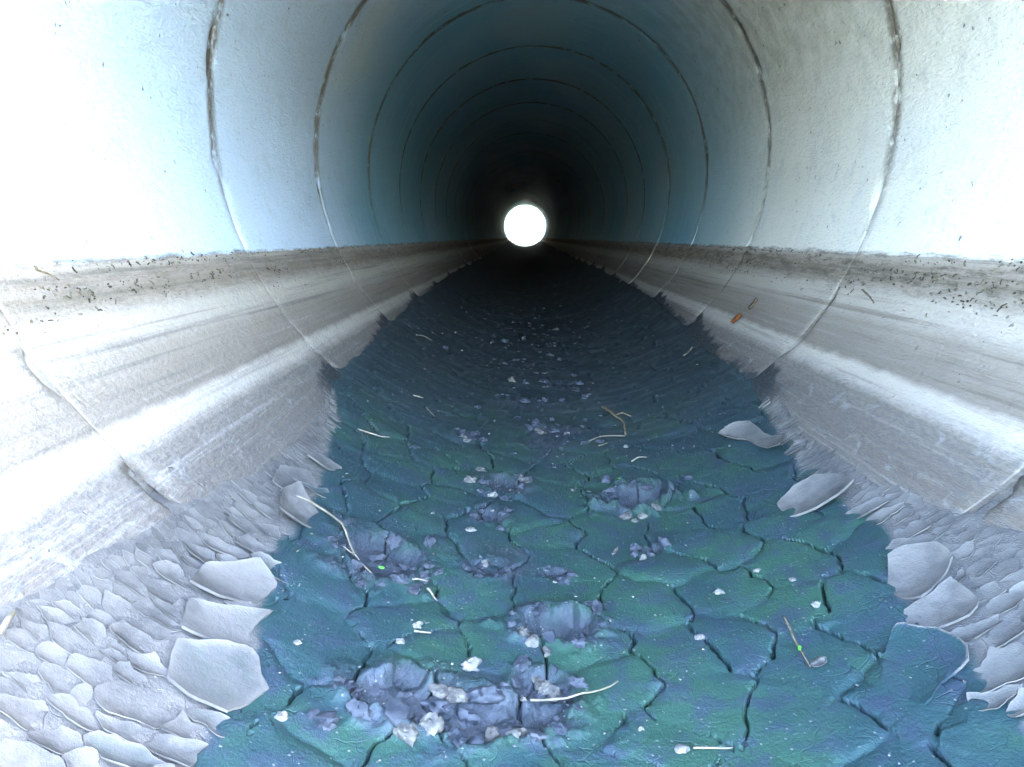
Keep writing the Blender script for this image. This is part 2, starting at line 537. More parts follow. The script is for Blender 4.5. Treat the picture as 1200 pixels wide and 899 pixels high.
# craters and churned places: s, y, half width, half length, depth, rim height
def ph(d): return math.radians(d) * R
CR = [(ph(-1.4), .995, .062, .055, .034, .012), (ph(-8.5), .775, .115, .052, .014, .010), (ph(-20.6), 1.13, .085, .085, .012, .010),
      (ph(11.3), 1.50, .078, .062, .020, .022), (ph(-7.8), 1.60, .060, .055, .010, .009), (ph(-9.2), 1.40, .045, .04, .008, .006),
      (ph(-15), 1.93, .035, .035, .006, .008), (ph(1.3), 2.07, .075, .06, .008, .009), (ph(-1.0), 1.17, .03, .025, .004, .004),
      (ph(-15), .79, .06, .045, .012, .010), (ph(-3), .82, .05, .06, .010, .008), (ph(-5), 2.5, .07, .06, .006, .008),
      (ph(6), 2.75, .05, .05, .006, .008), (ph(-6), 3.2, .07, .08, .006, .008), (ph(3), 3.8, .06, .08, .006, .008),
      (ph(10.5), 1.235, .03, .02, .004, .006), (ph(-9), 1.15, .04, .03, .004, .004)]

# seeds of the plates (s, y): the cells between the shrinkage cracks
seeds = []
rngp = np.random.default_rng(5)
tries = 0
while tries < 60000 and len(seeds) < 330:
    tries += 1
    y = .40 + (rngp.random() ** 1.35) * 3.9
    s = rngp.uniform(-.66, .66)
    md = .054 + .080 * rngp.random() ** 1.5 + .010 * y
    if all((s - a) ** 2 + ((y - b) * .95) ** 2 > md * md for a, b in seeds[-400:]):
        seeds.append((s, y))
seeds = np.array(seeds)
NS = len(seeds)
tilt = rngp.normal(0, 1, (NS, 2)) * .022
lift = rngp.normal(0, .0014, NS)


def mud_field(s, y, shape=None):
    """returns thickness, plate id, churn, dry at flat arrays s, y"""
    we = edge_s(s, y, WL, WR)
    te = edge_s(s, y, TL, TR)
    jit = .020 * fbm(s * 9, y * 9, 61, 4)
    we2 = we + jit * np.where(y < 1.9, .8, 1.5)
    te2 = np.where(y < 1.85, np.maximum(te, we + .015), np.minimum(te, we + .004)) + .025 * fbm(s * 12, y * 12, 81, 4)
    # bed: thin at the sides, thicker along the invert
    q = np.clip(np.abs(s) / te2, 0, 1.5)
    t = .034 * (1 - q ** 2.0)
    t = np.where(q > 1, -.25 * (np.abs(s) - te2), t) + .0008
    t = t + .010 * fbm(s * 5, y * 4, 21, 3) * np.clip(1.2 - q, 0, 1) * 1.4
    # plates
    wy = np.clip((4.3 - y) / .8, 0, 1)
    ws = s + .042 * fbm(s * 13, y * 13, 31, 3) + .007 * fbm(s * 55, y * 55, 35, 3)
    wyy = y + .042 * fbm(s * 13 + 40, y * 13, 33, 3) + .007 * fbm(s * 55 + 9, y * 55, 37, 3)
    n = len(s)
    pid = np.zeros(n, np.int32); p2 = np.zeros(n, np.int32)
    d1 = np.full(n, 9.); d2 = np.full(n, 9.)
    for k in range(NS):
        d = (ws - seeds[k, 0]) ** 2 + (wyy - seeds[k, 1]) ** 2
        c1 = d < d1
        c2 = (~c1) & (d < d2)
        p2 = np.where(c1, pid, np.where(c2, k, p2)); d2 = np.where(c1, d1, np.where(c2, d, d2))
        pid = np.where(c1, k, pid); d1 = np.where(c1, d, d1)
    sep = np.sqrt(((seeds[pid] - seeds[p2]) ** 2).sum(1)) + 1e-6
    e = (d2 - d1) / (2 * sep)
    lo = np.minimum(pid, p2); hi = np.maximum(pid, p2)
    hs = _h(lo, hi, 99)                                     # one number for each shared edge
    dirx = np.abs(seeds[pid, 0] - seeds[p2, 0]) / sep       # cracks that run along the pipe open wider
    if shape is not None:
        E2 = e.reshape(shape)
        gs_ = np.gradient(E2, axis=1) / np.gradient(s.reshape(shape), axis=1)
        gy_ = np.gradient(E2, axis=0) / np.gradient(y.reshape(shape), axis=0)
        dd = np.abs(gs_) / (np.hypot(gs_, gy_) + 1e-9)
        for ax in (0, 1):
            dd = (np.roll(dd, 1, ax) + dd + np.roll(dd, -1, ax)) / 3
        dirx = np.minimum(dirx + .15, dd.ravel())
    w = .0030 * np.clip(hs * 1.3 - .30 + 1.5 * (dirx - .62), -.6, 1) + .0060 * fbm(s * 9, y * 9, 51, 3)
    w = np.clip(w, 0, .0011) * np.clip((dirx - .70) / .18, 0, 1) * np.clip((2.6 - y) / .9, 0, 1)
    open_ = np.clip(w / .0008, 0, 1)
    crack = open_ * .021 * np.clip((dirx - .68) / .18, 0, 1) * np.clip(1 - e / (w + .0009), 0, 1) ** .6
    hs2 = _h(lo, hi, 177)
    dome = .0035 - (.0006 + .0065 * hs2 ** 3) * np.exp(-e / .012) + .007 * fbm(s * 6, y * 6, 53, 3)
    plate = dome + (1 - np.exp(-e / .012)) * (lift[pid] + tilt[pid, 0] * (s - seeds[pid, 0]) + tilt[pid, 1] * (y - seeds[pid, 1]))
    # plate edge lip: a soft swelling just inside the crack
    plate = plate + .0004 * np.exp(-((e - .008) / .005) ** 2) * open_
    inside = np.clip((we2 - np.abs(s)) / .03, 0, 1) * wy
    t = t + (plate - crack * np.clip(t / .02, 0.2, 1)) * inside
    # churned places
    churn = np.zeros(n); hollow = np.zeros(n)
    for (cs, cy, a, b, dep, rim) in CR:
        rr = np.sqrt(((s - cs) / a) ** 2 + ((y - cy) / b) ** 2)
        rr = rr * (1 + .9 * fbm(s * 22 + cs * 9, y * 22, 71, 4))
        t = t - dep * np.exp(-(rr / .75) ** 4) + rim * .7 * np.exp(-((rr - 1.0) / .28) ** 2) * (1 + 1.6 * fbm(s * 40, y * 40, 73, 3))
        hollow = np.maximum(hollow, np.exp(-(rr / .7) ** 4) * np.clip(dep / .02, 0, 1))
        churn = np.maximum(churn, np.clip(1.40 - rr, 0, 1))
    rough = np.abs(fbm(s * 80, y * 80, 75, 4, .7)) * .018 + fbm(s * 26, y * 26, 77, 4, .65) * .011 - .004
    t = t + churn * rough * (1 - .8 * hollow)
    churn = np.clip(churn * 1.3 + churn * 1.2 * fbm(s * 30, y * 30, 78, 4), 0, 1)
    # small trodden crumbs along the middle
    trail = np.exp(-((s + .03) / .16) ** 2) * np.clip(fbm(s * 7, y * 5, 79, 4) - .10, 0, 1)
    t = t + trail * .05 * (np.abs(fbm(s * 50, y * 30, 83, 3)) + .1)
    churn = np.maximum(churn, np.clip(trail * 5, 0, .8))
    # transverse ripples of the thin mud farther in
    far = np.clip((y - 1.5) / 1.2, 0, 1)
    rp = fbm(s * 3.0, y * 13 + 2.2 * np.cos(s * 4), 91, 4)
    t = t + far * .014 * np.abs(rp) * np.clip(1.1 - q, 0, 1) * 1.6
    fy2 = np.clip((y - 2.5) / 2, 0, 1)
    kj = (y - J0) / L
    dj = np.abs(kj - np.round(kj)) * L
    t = t + fy2 * np.clip(1.05 - q, 0, 1) * (.013 * np.exp(-(dj / .07) ** 2) + .014 * fbm(s * 2, y * 3.6, 95, 3))
    dry = np.clip((np.abs(s) - we2) / .035 * .5 + .5, 0, 1) * np.clip((2.0 - y) / .15, 0, 1)
    return t, pid, churn, dry, (inside > .5) & (y < 4.0) & (t > 0)


def rows(y0, y1, d0, p):
    out = [y0]
    while out[-1] < y1:
        out.append(out[-1] + d0 * (out[-1] / .8) ** p)
    out[-1] = y1
    return np.array(out)


GS = [(np.linspace(-.72, .72, 121), np.linspace(MOUTH + .01, .42, 44)),
      (np.linspace(-.68, .68, 841), rows(.415, 1.9, .0034, 1.25)),
      (np.linspace(-.80, .80, 281), rows(1.885, 5.5, .0085, 1.0)),
      (np.linspace(-.82, .82, 121), rows(5.47, FAR - .02, .022, .75))]
VV, NN, FF, AC, AD, FID = [], [], [], [], [], []
off = 0
for gi, (ss, yy) in enumerate(GS):
    S, Y = np.meshgrid(ss, yy)
    t, pid, ch, dr, ok = mud_field(S.ravel(), Y.ravel(), S.shape)
    if gi: t[:len(ss) * 2] -= .0015
    V = wrap(S.ravel(), Y.ravel(), t)
    F = grid_faces(len(yy), len(ss))
    G = V.reshape(len(yy), len(ss), 3)
    N = np.cross(np.gradient(G, axis=1), np.gradient(G, axis=0)).reshape(-1, 3)
    N /= np.linalg.norm(N, axis=1)[:, None]
    keep = (t[F] > -.012).any(1)
    F = F[keep]
    fid = np.where(ok[F].all(1), pid[F[:, 0]], -1)
    VV.append(V); NN.append(N); FF.append(F + off); AC.append(ch); AD.append(dr); FID.append(fid)
    off += len(V)
VV = np.concatenate(VV)
VV[:, 2] += .16 * (np.maximum(0, VV[:, 1] - 9.0) / 24.0) ** 1.4
NN = np.concatenate(NN); FF = np.concatenate(FF)
AC = np.concatenate(AC); AD = np.concatenate(AD); FID = np.concatenate(FID)


def sub(name, faces):
    u, inv = np.unique(faces.ravel(), return_inverse=True)
    return mesh_np(name, VV[u], inv.reshape(-1, 4), normals=NN[u], attrs={'churn': AC[u], 'dry': AD[u]})


cnt = np.bincount(FID[FID >= 0], minlength=NS)
plates = [k for k in range(NS) if cnt[k] > 30]
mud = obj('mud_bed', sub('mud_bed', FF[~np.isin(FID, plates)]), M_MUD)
tag(mud, 'dark teal mud lying along the bottom of the pipe', kind='structure')
for k in plates:
    obj('mud_plate', sub('mud_plate', FF[FID == k]), M_MUD, mud)

# ------------------------------------------------------------------ dried, curled flakes at both edges of the mud
def clip_poly(poly, mx, my, nx, ny):
    """keep the part of poly where (p - m).n <= 0"""
    out = []
    k = len(poly)
    for i in range(k):
        a = poly[i]; b = poly[(i + 1) % k]
        da = (a[0] - mx) * nx + (a[1] - my) * ny
        db = (b[0] - mx) * nx + (b[1] - my) * ny
        if da <= 0: out.append(a)
        if da * db < 0:
            q = da / (da - db)
            out.append((a[0] + (b[0] - a[0]) * q, a[1] + (b[1] - a[1]) * q))
    return out


def flake_geo(poly, base, wet, rg, curl=1.0, lip=None, thick=None):
    """a cupped crust with thickness from a polygon (s, y); base(s, y) gives the height under it"""
    P = np.array(poly)
    cen = P.mean(0)
    size = math.sqrt(max(1e-7, abs(np.sum(P[:, 0] * np.roll(P[:, 1], -1) - P[:, 1] * np.roll(P[:, 0], -1)) / 2)))
    gap = min(.05, .0005 / size + .002)
    P = cen + (P - cen) * (1 - gap)
    step = max(.0045, size / 9)
    B = []
    for i in range(len(P)):
        a = P[i]; b = P[(i + 1) % len(P)]
        m = max(1, int(np.linalg.norm(b - a) / step))
        for q in range(m):
            B.append(a + (b - a) * q / m)
    B = np.array(B)
    B = .84 * B + .08 * np.roll(B, 1, 0) + .08 * np.roll(B, -1, 0)
    nb = len(B)
    sd = int(rg.integers(1, 9999))
    d = B - cen
    B = cen + d * (1 + .07 * fbm(B[:, :1] * 55, B[:, 1:] * 55, sd, 4, .7))
    w1 = fbm(B[:, 0] * 22, B[:, 1] * 22, 203, 3); w2 = fbm(B[:, 0] * 22 + 31, B[:, 1] * 22, 205, 3)
    w3 = fbm(B[:, 0] * 80, B[:, 1] * 80, 207, 3); w4 = fbm(B[:, 0] * 80 + 31, B[:, 1] * 80, 209, 3)
    wk = 1.0 if lip is None else .45
    B = B + wk * np.stack([.018 * w1 + .008 * w3, .018 * w2 + .008 * w4], -1)
    cen = B.mean(0)
    rings = [.30, .58, .80, .93, 1.0]
    th = thick * .6 if thick else (.0009 + .016 * size)
    a0 = rg.normal(-1.57, .9) if lip is None else lip
    amp = curl * size * (rg.uniform(.06, .24) if lip is None else rg.uniform(.07, .16))
    tx, ty = rg.normal(0, .045 if lip is None else .01, 2)
    tx += -np.sign(cen[0]) * -.03
    al = np.arctan2(B[:, 1] - cen[1], B[:, 0] - cen[0])
    dirw = .45 + .75 * np.clip(np.cos(al - a0), -.3, 1) + .35 * fbm(al * 1.3, al * 0 + sd, sd, 2)
    rows_s, rows_y, rows_h = [], [], []
    for rho in rings:
        q = cen + (B - cen) * rho
        v = (q[:, 1] - cen[1]) / (np.abs(B[:, 1] - cen[1]).max() + 1e-6)
        h = amp * (.85 * np.abs(v) ** 2.2 * np.where(v < 0, 1.25, .7) + .45 * dirw * rho ** 3.0) + (q[:, 0] - cen[0]) * tx + (q[:, 1] - cen[1]) * ty
        rows_s.append(q[:, 0]); rows_y.append(q[:, 1]); rows_h.append(h)
    S = np.concatenate([[cen[0]]] + rows_s); Y = np.concatenate([[cen[1]]] + rows_y); H = np.concatenate([[0.]] + rows_h)
    H = H + .0012 * fbm(S * 70, Y * 70, sd + 3, 3)
    # outermost ring leans inwards when strongly curled
    top = base + th + .0004 + H
    bot = top - th * np.concatenate([[1.0]] + [np.full(nb, v) for v in (1.0, 1.0, 1.0, .95, .75)])
    V = np.concatenate([wrap(S, Y, top), wrap(S, Y, bot)])
    n = len(S)
    k = np.arange(nb); k2 = (k + 1) % nb
    T = [np.stack([0 * k, 1 + k, 1 + k2], -1), np.stack([n + 0 * k, n + 1 + k2, n + 1 + k], -1)]
    Q = []
    for r in range(len(rings) - 1):
        a = 1 + r * nb; b = a + nb
        Q.append(np.stack([a + k, b + k, b + k2, a + k2], -1))
        Q.append(np.stack([n + a + k2, n + b + k2, n + b + k, n + a + k], -1))
    a = 1 + (len(rings) - 1) * nb
    Q.append(np.stack([a + k, n + a + k, n + a + k2, a + k2], -1))
    rho = np.concatenate([[0.]] + [np.full(nb, v) for v in rings])
    W = np.clip(wet * 1.3 * (1 - rho ** 9) + .5 * wet * fbm(S * 40, Y * 40, sd + 8, 3), 0, 1)
    ed = np.clip((rho - .90) / .08, 0, 1) * np.concatenate([[0.]] + [np.clip(np.cos(al - a0) * .8 + .35, 0, 1)] * len(rings))
    return V, np.concatenate(T), np.concatenate(Q), np.stack([np.concatenate([W, W * .3]), np.concatenate([ed, ed])]), size


def sharp_edges(me, ang=.9):
    me.set_sharp_from_angle(angle=ang)


rgf = np.random.default_rng(23)


def field_at(s, y):
    return mud_field(np.asarray(s, float), np.asarray(y, float))[0]


# large single flakes one can pick out: outline on the unrolled wall, wetness, curl, label
SPECIAL = [
    ([(0.4178, 1.2937), (0.4107, 1.2305), (0.4626, 1.2063), (0.5044, 1.2082), (0.5463, 1.2316), (0.5406, 1.2832), (0.502, 1.3156), (0.4601, 1.3134)],
     0.12, 1.1, 2.2, 0.009, 'long pale curled strip of mud lying over the wet mud on the right'),
    ([(0.4827, 0.997), (0.5076, 0.9978), (0.5461, 0.9711), (0.5469, 0.9311), (0.5163, 0.9072), (0.4713, 0.8815), (0.4564, 0.902), (0.4468, 0.9346)],
     0.05, 1.3, 0.2, 0.008, 'broad pale leaf-shaped mud flake with upturned rim at the right mud edge'),
    ([(0.4172, 0.856), (0.4569, 0.8166), (0.4646, 0.7734), (0.4519, 0.7522), (0.409, 0.7366), (0.3769, 0.7151), (0.3601, 0.7437), (0.3501, 0.7846)],
     1, 0.5, 0.3, 0.007, 'large dark teal mud plate with pale upturned rim at lower right'),
    ([(-0.5085, 1.1251), (-0.5267, 1.2078), (-0.5107, 1.2505), (-0.4503, 1.2087), (-0.4351, 1.1535), (-0.4764, 1.1155)],
     0.08, 1.3, 3.4, 0.006, 'pale cupped mud flake under the long straw on the left'),
    ([(-0.5536, 1.2227), (-0.5599, 1.2945), (-0.5168, 1.3437), (-0.4845, 1.3135), (-0.4644, 1.2323), (-0.4912, 1.2045), (-0.5266, 1.2213)],
     0.1, 1.2, 3.2, 0.006, 'pale round mud flake just above the straw on the left'),
    ([(-0.5393, 1.3984), (-0.5303, 1.4449), (-0.4699, 1.4473), (-0.4606, 1.4276), (-0.4898, 1.3989)],
     0.1, 0.9, 3.6, 0.006, 'small thin pale mud strip jutting over the wet mud on the left'),
    ([(-0.531, 0.8411), (-0.5327, 0.9069), (-0.4807, 0.9716), (-0.4375, 0.9509), (-0.4491, 0.8867), (-0.4925, 0.8499)],
     0.05, 1.2, 2.5, 0.008, 'large pale mud flake with jagged tip reaching into the wet mud on the left'),
    ([(-0.502, 0.764), (-0.5152, 0.827), (-0.4768, 0.8476), (-0.4232, 0.8843), (-0.4331, 0.8234), (-0.423, 0.8042), (-0.4687, 0.775)],
     0.12, 1, 2.5, 0.008, 'large grey flake right below the jagged-tipped one on the left'),
    ([(-0.4774, 0.6883), (-0.4936, 0.7481), (-0.4576, 0.7751), (-0.4127, 0.7897), (-0.3729, 0.7416), (-0.4008, 0.6762), (-0.4473, 0.6782)],
     0.3, 0.8, 2.2, 0.008, 'wide greenish-grey mud flake at the lower left edge of the wet mud'),
    ([(0.4274, 1.7421), (0.477, 1.7594), (0.5076, 1.7239), (0.5162, 1.592), (0.5405, 1.5442), (0.5109, 1.5075), (0.4856, 1.5389), (0.474, 1.6266)],
     0.2, 1, 2.2, 0.006, 'thin pale flake sticking out over the mud on the right, farthest of the large ones'),
    ([(0.4803, 0.8844), (0.519, 0.892), (0.5195, 0.8348), (0.4917, 0.8102), (0.4548, 0.8223), (0.4316, 0.8571), (0.4438, 0.8836)],
     0.08, 1.1, 0.3, 0.007, 'pale grey flake directly below the broad leaf-shaped one on the right'),
]
sp_c = [np.array(q[0]).mean(0) for q in SPECIAL]
sp_r = [np.sqrt(((np.array(q[0]) - np.array(q[0]).mean(0)) ** 2).sum(1)).mean() for q in SPECIAL]

sp_p = []
for q_ in SPECIAL:
    P = np.array(q_[0]); c = P.mean(0)
    sp_p.append((c + (P - c) * 1.10).tolist())


def in_poly(x, y, P):
    k = False
    j = len(P) - 1
    for i in range(len(P)):
        if (P[i][1] > y) != (P[j][1] > y) and x < (P[j][0] - P[i][0]) * (y - P[i][1]) / (P[j][1] - P[i][1]) + P[i][0]:
            k = not k
        j = i
    return k


FS = []
tries = 0
while tries < 36000:
    tries += 1
    sg = -1 if rgf.random() < .5 else 1
    y = .34 + 1.50 * rgf.random() ** 1.25
    we = float(edge_s(np.array([sg * 1.0]), np.array([y]), WL, WR)[0]); te = float(edge_s(np.array([sg * 1.0]), np.array([y]), TL, TR)[0])
    te = max(te, we + .03)
    a = rgf.uniform(we - .06, te + .05)
    q = (a - we) / (te - we)
    wid = min(1.0, (te - we) / .16 + .15)
    md = (.043 * wid * (1 - np.clip(q, 0, 1)) ** 1.7 * rgf.uniform(.28, 1.25) + .0095 + .006 * rgf.random()) * (1.0 if y < 1.3 else .8)
    s = sg * a
    if any((s - c[0]) ** 2 + (y - c[1]) ** 2 < (r * 1.9) ** 2 and in_poly(s, y, pp) for c, r, pp in zip(sp_c, sp_r, sp_p)):
        continue
    if any(abs(y - f[1]) < .1 and ((s - f[0]) * .60) ** 2 + (y - f[1]) ** 2 < (.5 * (md + f[2])) ** 2 for f in FS):
        continue
    FS.append((s, y, md, q))
NGEN = len(FS)
for poly, *_ in SPECIAL:                                   # the large flakes push their neighbours aside
    P = np.array(poly); c = P.mean(0)
    for i in range(len(P)):
        for q in (0, .5):
            b = P[i] * (1 - q) + P[(i + 1) % len(P)] * q
            b = c + (b - c) * .88
            FS.append((b[0], b[1], .016, 0))
fs = np.array(FS)
flakes = []
for i in range(NGEN):
    s, y, md, q = fs[i]
    if q < -.08 - .09 * rgf.random() * (vnoise(y * 5, s * 5, 3) > .1) or q > .92:
        continue
    if q > .80 and rgf.random() < (q - .80) * 2.2:
        continue
    d = ((fs[:, 0] - s) * .60) ** 2 + (fs[:, 1] - y) ** 2
    nb = np.argsort(d)[1:26]
    w = md * 1.1
    poly = [(s - 1.9 * w, y - w), (s + 1.9 * w, y - w), (s + 1.9 * w, y + w), (s - 1.9 * w, y + w)]
    for j in nb:
        nx, ny = (fs[j, 0] - s), (fs[j, 1] - y)
        # weighted bisector: large cells keep more room
        fr = md / (md + fs[j, 2])
        poly = clip_poly(poly, s + nx * fr, y + ny * fr, nx * .36, ny)
        if len(poly) < 3: break
    if len(poly) >= 3:
        flakes.append((poly, q, s, y))
hb = field_at([f[2] for f in flakes], [f[3] for f in flakes])
geo = []
for (poly, q, s, y), b in zip(flakes, hb):
    wet = float(np.clip(.75 - q * 2.6 + rgf.normal(0, .25), 0, 1)) * (.9 if rgf.random() < .22 else .25)
    g = flake_geo(poly, max(b, 0) - .001, wet, rgf, curl=.10 + 1.0 * float(np.clip(1 - q, 0, 1)))
    geo.append((g, y))
order = sorted(range(len(geo)), key=lambda i: -geo[i][0][4] / geo[i][1])
for i in order[:285]:
    V, T, Q, W, size = geo[i][0]
    me = mesh_np('mud_flake', V, [T, Q], attrs={'wet': W[0], 'edge': W[1]})
    sharp_edges(me)
    obj('mud_flake', me, M_FLAKE, mud)
rest = order[285:]
if rest:
    Vs, Ts, Qs, Ws = [], [], [], []
    o_ = 0
    for i in rest:
        V, T, Q, W, size = geo[i][0]
        Vs.append(V); Ts.append(T + o_); Qs.append(Q + o_); Ws.append(W); o_ += len(V)
    me = mesh_np('mud_flakes_small', np.concatenate(Vs), [np.concatenate(Ts), np.concatenate(Qs)], attrs={'wet': np.concatenate(Ws, 1)[0], 'edge': np.concatenate(Ws, 1)[1]})
    sharp_edges(me)
    o = obj('small_mud_flakes', me, M_FLAKE, mud)
    tag(o, kind='stuff')
for poly, wet, curl, lip, th, label in SPECIAL:
    P = np.array(poly); c = P.mean(0)
    b = float(np.max(field_at(np.append(P[:, 0] * .5 + c[0] * .5, c[0]), np.append(P[:, 1] * .5 + c[1] * .5, c[1]))))
    V, T, Q, W, size = flake_geo(poly, b - (.006 if wet > .9 else .003), wet, rgf, curl=curl, lip=lip, thick=th)
    cc = V.mean(0)
    at = {'dry': W[1] * .9, 'churn': W[1] * 0} if wet > .9 else {'wet': W[0], 'edge': W[1]}
    me = mesh_np('curled_mud_flake', V - cc, [T, Q], attrs=at)
    sharp_edges(me)
    o = obj('curled_mud_flake', me, M_MUD if wet > .9 else M_FLAKE)
    o.location = cc
    tag(o, label, 'mud flake', 'large curled flakes of dried mud')



# ------------------------------------------------------------------ clods of turned clay round the footprints
def clod_mesh(name, seed, mat):
    import bmesh
    bm = bmesh.new()
    bmesh.ops.create_icosphere(bm, subdivisions=3, radius=1.0)
    P = np.array([v.co[:] for v in bm.verts])
    n = fbm(P[:, 0] * 1.6 + P[:, 2] * 1.1 + seed, P[:, 1] * 1.6 - P[:, 2] * .9, seed, 3, .6)
    n2 = fbm(P[:, 0] * 5 + P[:, 2] * 3, P[:, 1] * 5 + P[:, 2] * 4 + seed, seed + 5, 3, .6)
    k = 1 + 1.2 * n + .8 * n2
    P = P * k[:, None]
    # flat broken faces
    rg = np.random.default_rng(seed)
    for q in range(2):
        d = rg.normal(0, 1, 3); d /= np.linalg.norm(d)
        lim = rg.uniform(.45, .8)
        pr = P @ d
        P = P - np.clip(pr - lim, 0, 9)[:, None] * d * .85
    for v, p in zip(bm.verts, P): v.co = p
    me = bpy.data.meshes.new(name)
    bm.to_mesh(me); bm.free()
    me.materials.append(mat)
    me.polygons.foreach_set('use_smooth', np.ones(len(me.polygons), dtype=bool))
    me.set_sharp_from_angle(angle=1.0)
    return me


clay_me = [clod_mesh('mud_clod', 500 + q, M_CLAY) for q in range(6)]
pale_me = [clod_mesh('pale_clod', 600 + q, M_CRUST) for q in range(4)]
rgc = np.random.default_rng(77)
cl = []
for (cs, cy, a, b, dep, rim) in CR:
    m = int(5 + 130 * (a * b) ** .5 * (1.2 if cy < 1.7 else .8))
    for q in range(m):
        an = rgc.uniform(0, 6.283); rr = rgc.normal(1.0, .22)
        cl.append((cs + a * rr * math.cos(an), cy + b * rr * math.sin(an), (.0028 + .0095 * rgc.random() ** 2.5) * (1 if cy < 1.7 else 1.15), rgc.random() < .08))
# lumps standing alone along the middle of the bed
for q in [(-0.2396, 1.9143, 0.01364, 1), (-0.2326, 1.8877, 0.0093, 1), (0.021, 2.0998, 0.01116, 0), (0.0556, 2.0399, 0.00868, 1), (-0.0112, 2.0447, 0.00868, 0), (0.1115, 2.1152, 0.00744, 1), (-0.2411, 3.7393, 0.0124, 0), (-0.1807, 3.8661, 0.0155, 0), (0.0997, 3.3067, 0.01364, 0), (-0.118, 2.8224, 0.01364, 1), (0.0662, 2.4665, 0.01364, 0), (-0.2118, 3.2597, 0.01116, 0), (-0.0743, 0.9456, 0.00868, 1), (-0.0621, 0.9365, 0.00806, 1), (-0.0408, 0.922, 0.00744, 1), (-0.0818, 0.9599, 0.00744, 1), (-0.0484, 0.8555, 0.0124, 1), (-0.0411, 0.8419, 0.00992, 1), (-0.0561, 0.8657, 0.00868, 1), (-0.035, 0.8284, 0.00682, 1), (0.009, 0.9496, 0.00806, 0), (-0.092, 0.9762, 0.00806, 0), (0.0254, 0.997, 0.00744, 0), (0.1228, 1.4768, 0.01364, 1), (0.1414, 1.4134, 0.01116, 1), (0.1745, 1.3998, 0.01116, 1), (0.204, 1.417, 0.00992, 1), (0.2294, 1.4745, 0.00868, 0), (0.1209, 1.5387, 0.00868, 0), (0.2074, 1.5407, 0.01116, 0), (0.1771, 1.5689, 0.00992, 0), (0.1555, 1.3901, 0.00744, 1), (-0.2136, 0.7798, 0.01612, 0), (-0.2697, 0.7356, 0.00992, 0), (-0.2995, 0.7155, 0.01116, 0), (-0.2254, 0.7406, 0.01364, 0), (-0.1813, 0.7901, 0.0124, 0), (-0.1245, 0.8126, 0.01612, 0), (-0.1438, 0.7839, 0.0124, 0), (-0.0965, 0.7699, 0.0124, 0), (-0.1846, 0.7359, 0.01116, 1), (-0.1113, 0.7555, 0.0124, 1), (-0.2109, 0.7142, 0.01116, 1), (-0.076, 0.7505, 0.00992, 1), (-0.1542, 0.7295, 0.01116, 0), (-0.3163, 0.722, 0.00868, 0), (-0.33, 1.1451, 0.01488, 0), (-0.3091, 1.1962, 0.01116, 0), (-0.3504, 1.0715, 0.01116, 0), (-0.2753, 1.1351, 0.00992, 0), (-0.3316, 1.0226, 0.01116, 0), (-0.2766, 1.0589, 0.00992, 0), (-0.3838, 1.1154, 0.00868, 0), (-0.247, 1.0479, 0.0124, 0), (-0.1163, 1.5005, 0.00992, 0), (-0.1682, 1.5855, 0.0124, 0), (-0.0792, 1.592, 0.01116, 0), (0.1304, 1.2258, 0.00744, 0), (0.1409, 1.1953, 0.0062, 1), (-0.1485, 1.3929, 0.00992, 0), (-0.1204, 1.339, 0.00868, 0)]:
    cl.append((q[0], q[1], q[2], bool(q[3])))
for q in range(110):
    y = 1.5 + 4.5 * rgc.random() ** 1.6
    cl.append((rgc.normal(-.02, .13), y, .004 + .012 * rgc.random() ** 2, rgc.random() < .18))
ct = field_at([c[0] for c in cl], [c[1] for c in cl])
cw = wrap(np.array([c[0] for c in cl]), np.array([c[1] for c in cl]), ct + np.array([c[2] for c in cl]) * .08)
cl_order = sorted(range(len(cl)), key=lambda i: -cl[i][2] / cl[i][1])
groups = {0: [], 1: []}
nclay = npale = 0
for i in cl_order:
    pale = bool(cl[i][3])
    me = (pale_me if pale else clay_me)[int(rgc.integers(0, 4 if pale else 6))]
    r = cl[i][2]
    sc = (r * rgc.uniform(.8, 1.4), r * rgc.uniform(.8, 1.4), r * rgc.uniform(.55, .95))
    rot = (rgc.uniform(-.4, .4), rgc.uniform(-.4, .4), rgc.uniform(0, 6.28))
    if (npale if pale else nclay) < 140 and r > .0035:
        o = obj('pale_clod' if pale else 'mud_clod', me, None, mud)
        o.location = cw[i]; o.scale = sc; o.rotation_euler = rot
        if pale: npale += 1
        else: nclay += 1
    else:
        groups[int(pale)].append((cw[i], r))


def bits_mesh(name, pts, sizes, tones, rg, flat=.6):
    """many small angular grains in one mesh"""
    base = np.array([(1, 0, 0), (-.8, .3, 0), (0, 1, .1), (.1, -.9, 0), (0, .1, .9), (.1, 0, -.6)], float)
    tri = np.array([(0, 2, 4), (2, 1, 4), (1, 3, 4), (3, 0, 4), (2, 0, 5), (1, 2, 5), (3, 1, 5), (0, 3, 5)])
    n = len(pts)
    V = base[None] * (1 + rg.normal(0, .28, (n, 6, 3)))
    an = rg.uniform(0, 6.283, n); c, s = np.cos(an), np.sin(an)
    x = V[:, :, 0] * c[:, None] - V[:, :, 1] * s[:, None]; y = V[:, :, 0] * s[:, None] + V[:, :, 1] * c[:, None]
    V = np.stack([x, y, V[:, :, 2] * flat], -1) * np.asarray(sizes)[:, None, None] + np.asarray(pts)[:, None, :]
    F = (tri[None] + (np.arange(n) * 6)[:, None, None]).reshape(-1, 3)
    return mesh_np(name, V.reshape(-1, 3), F, smooth=False, attrs={'tone': np.repeat(tones, 6)})


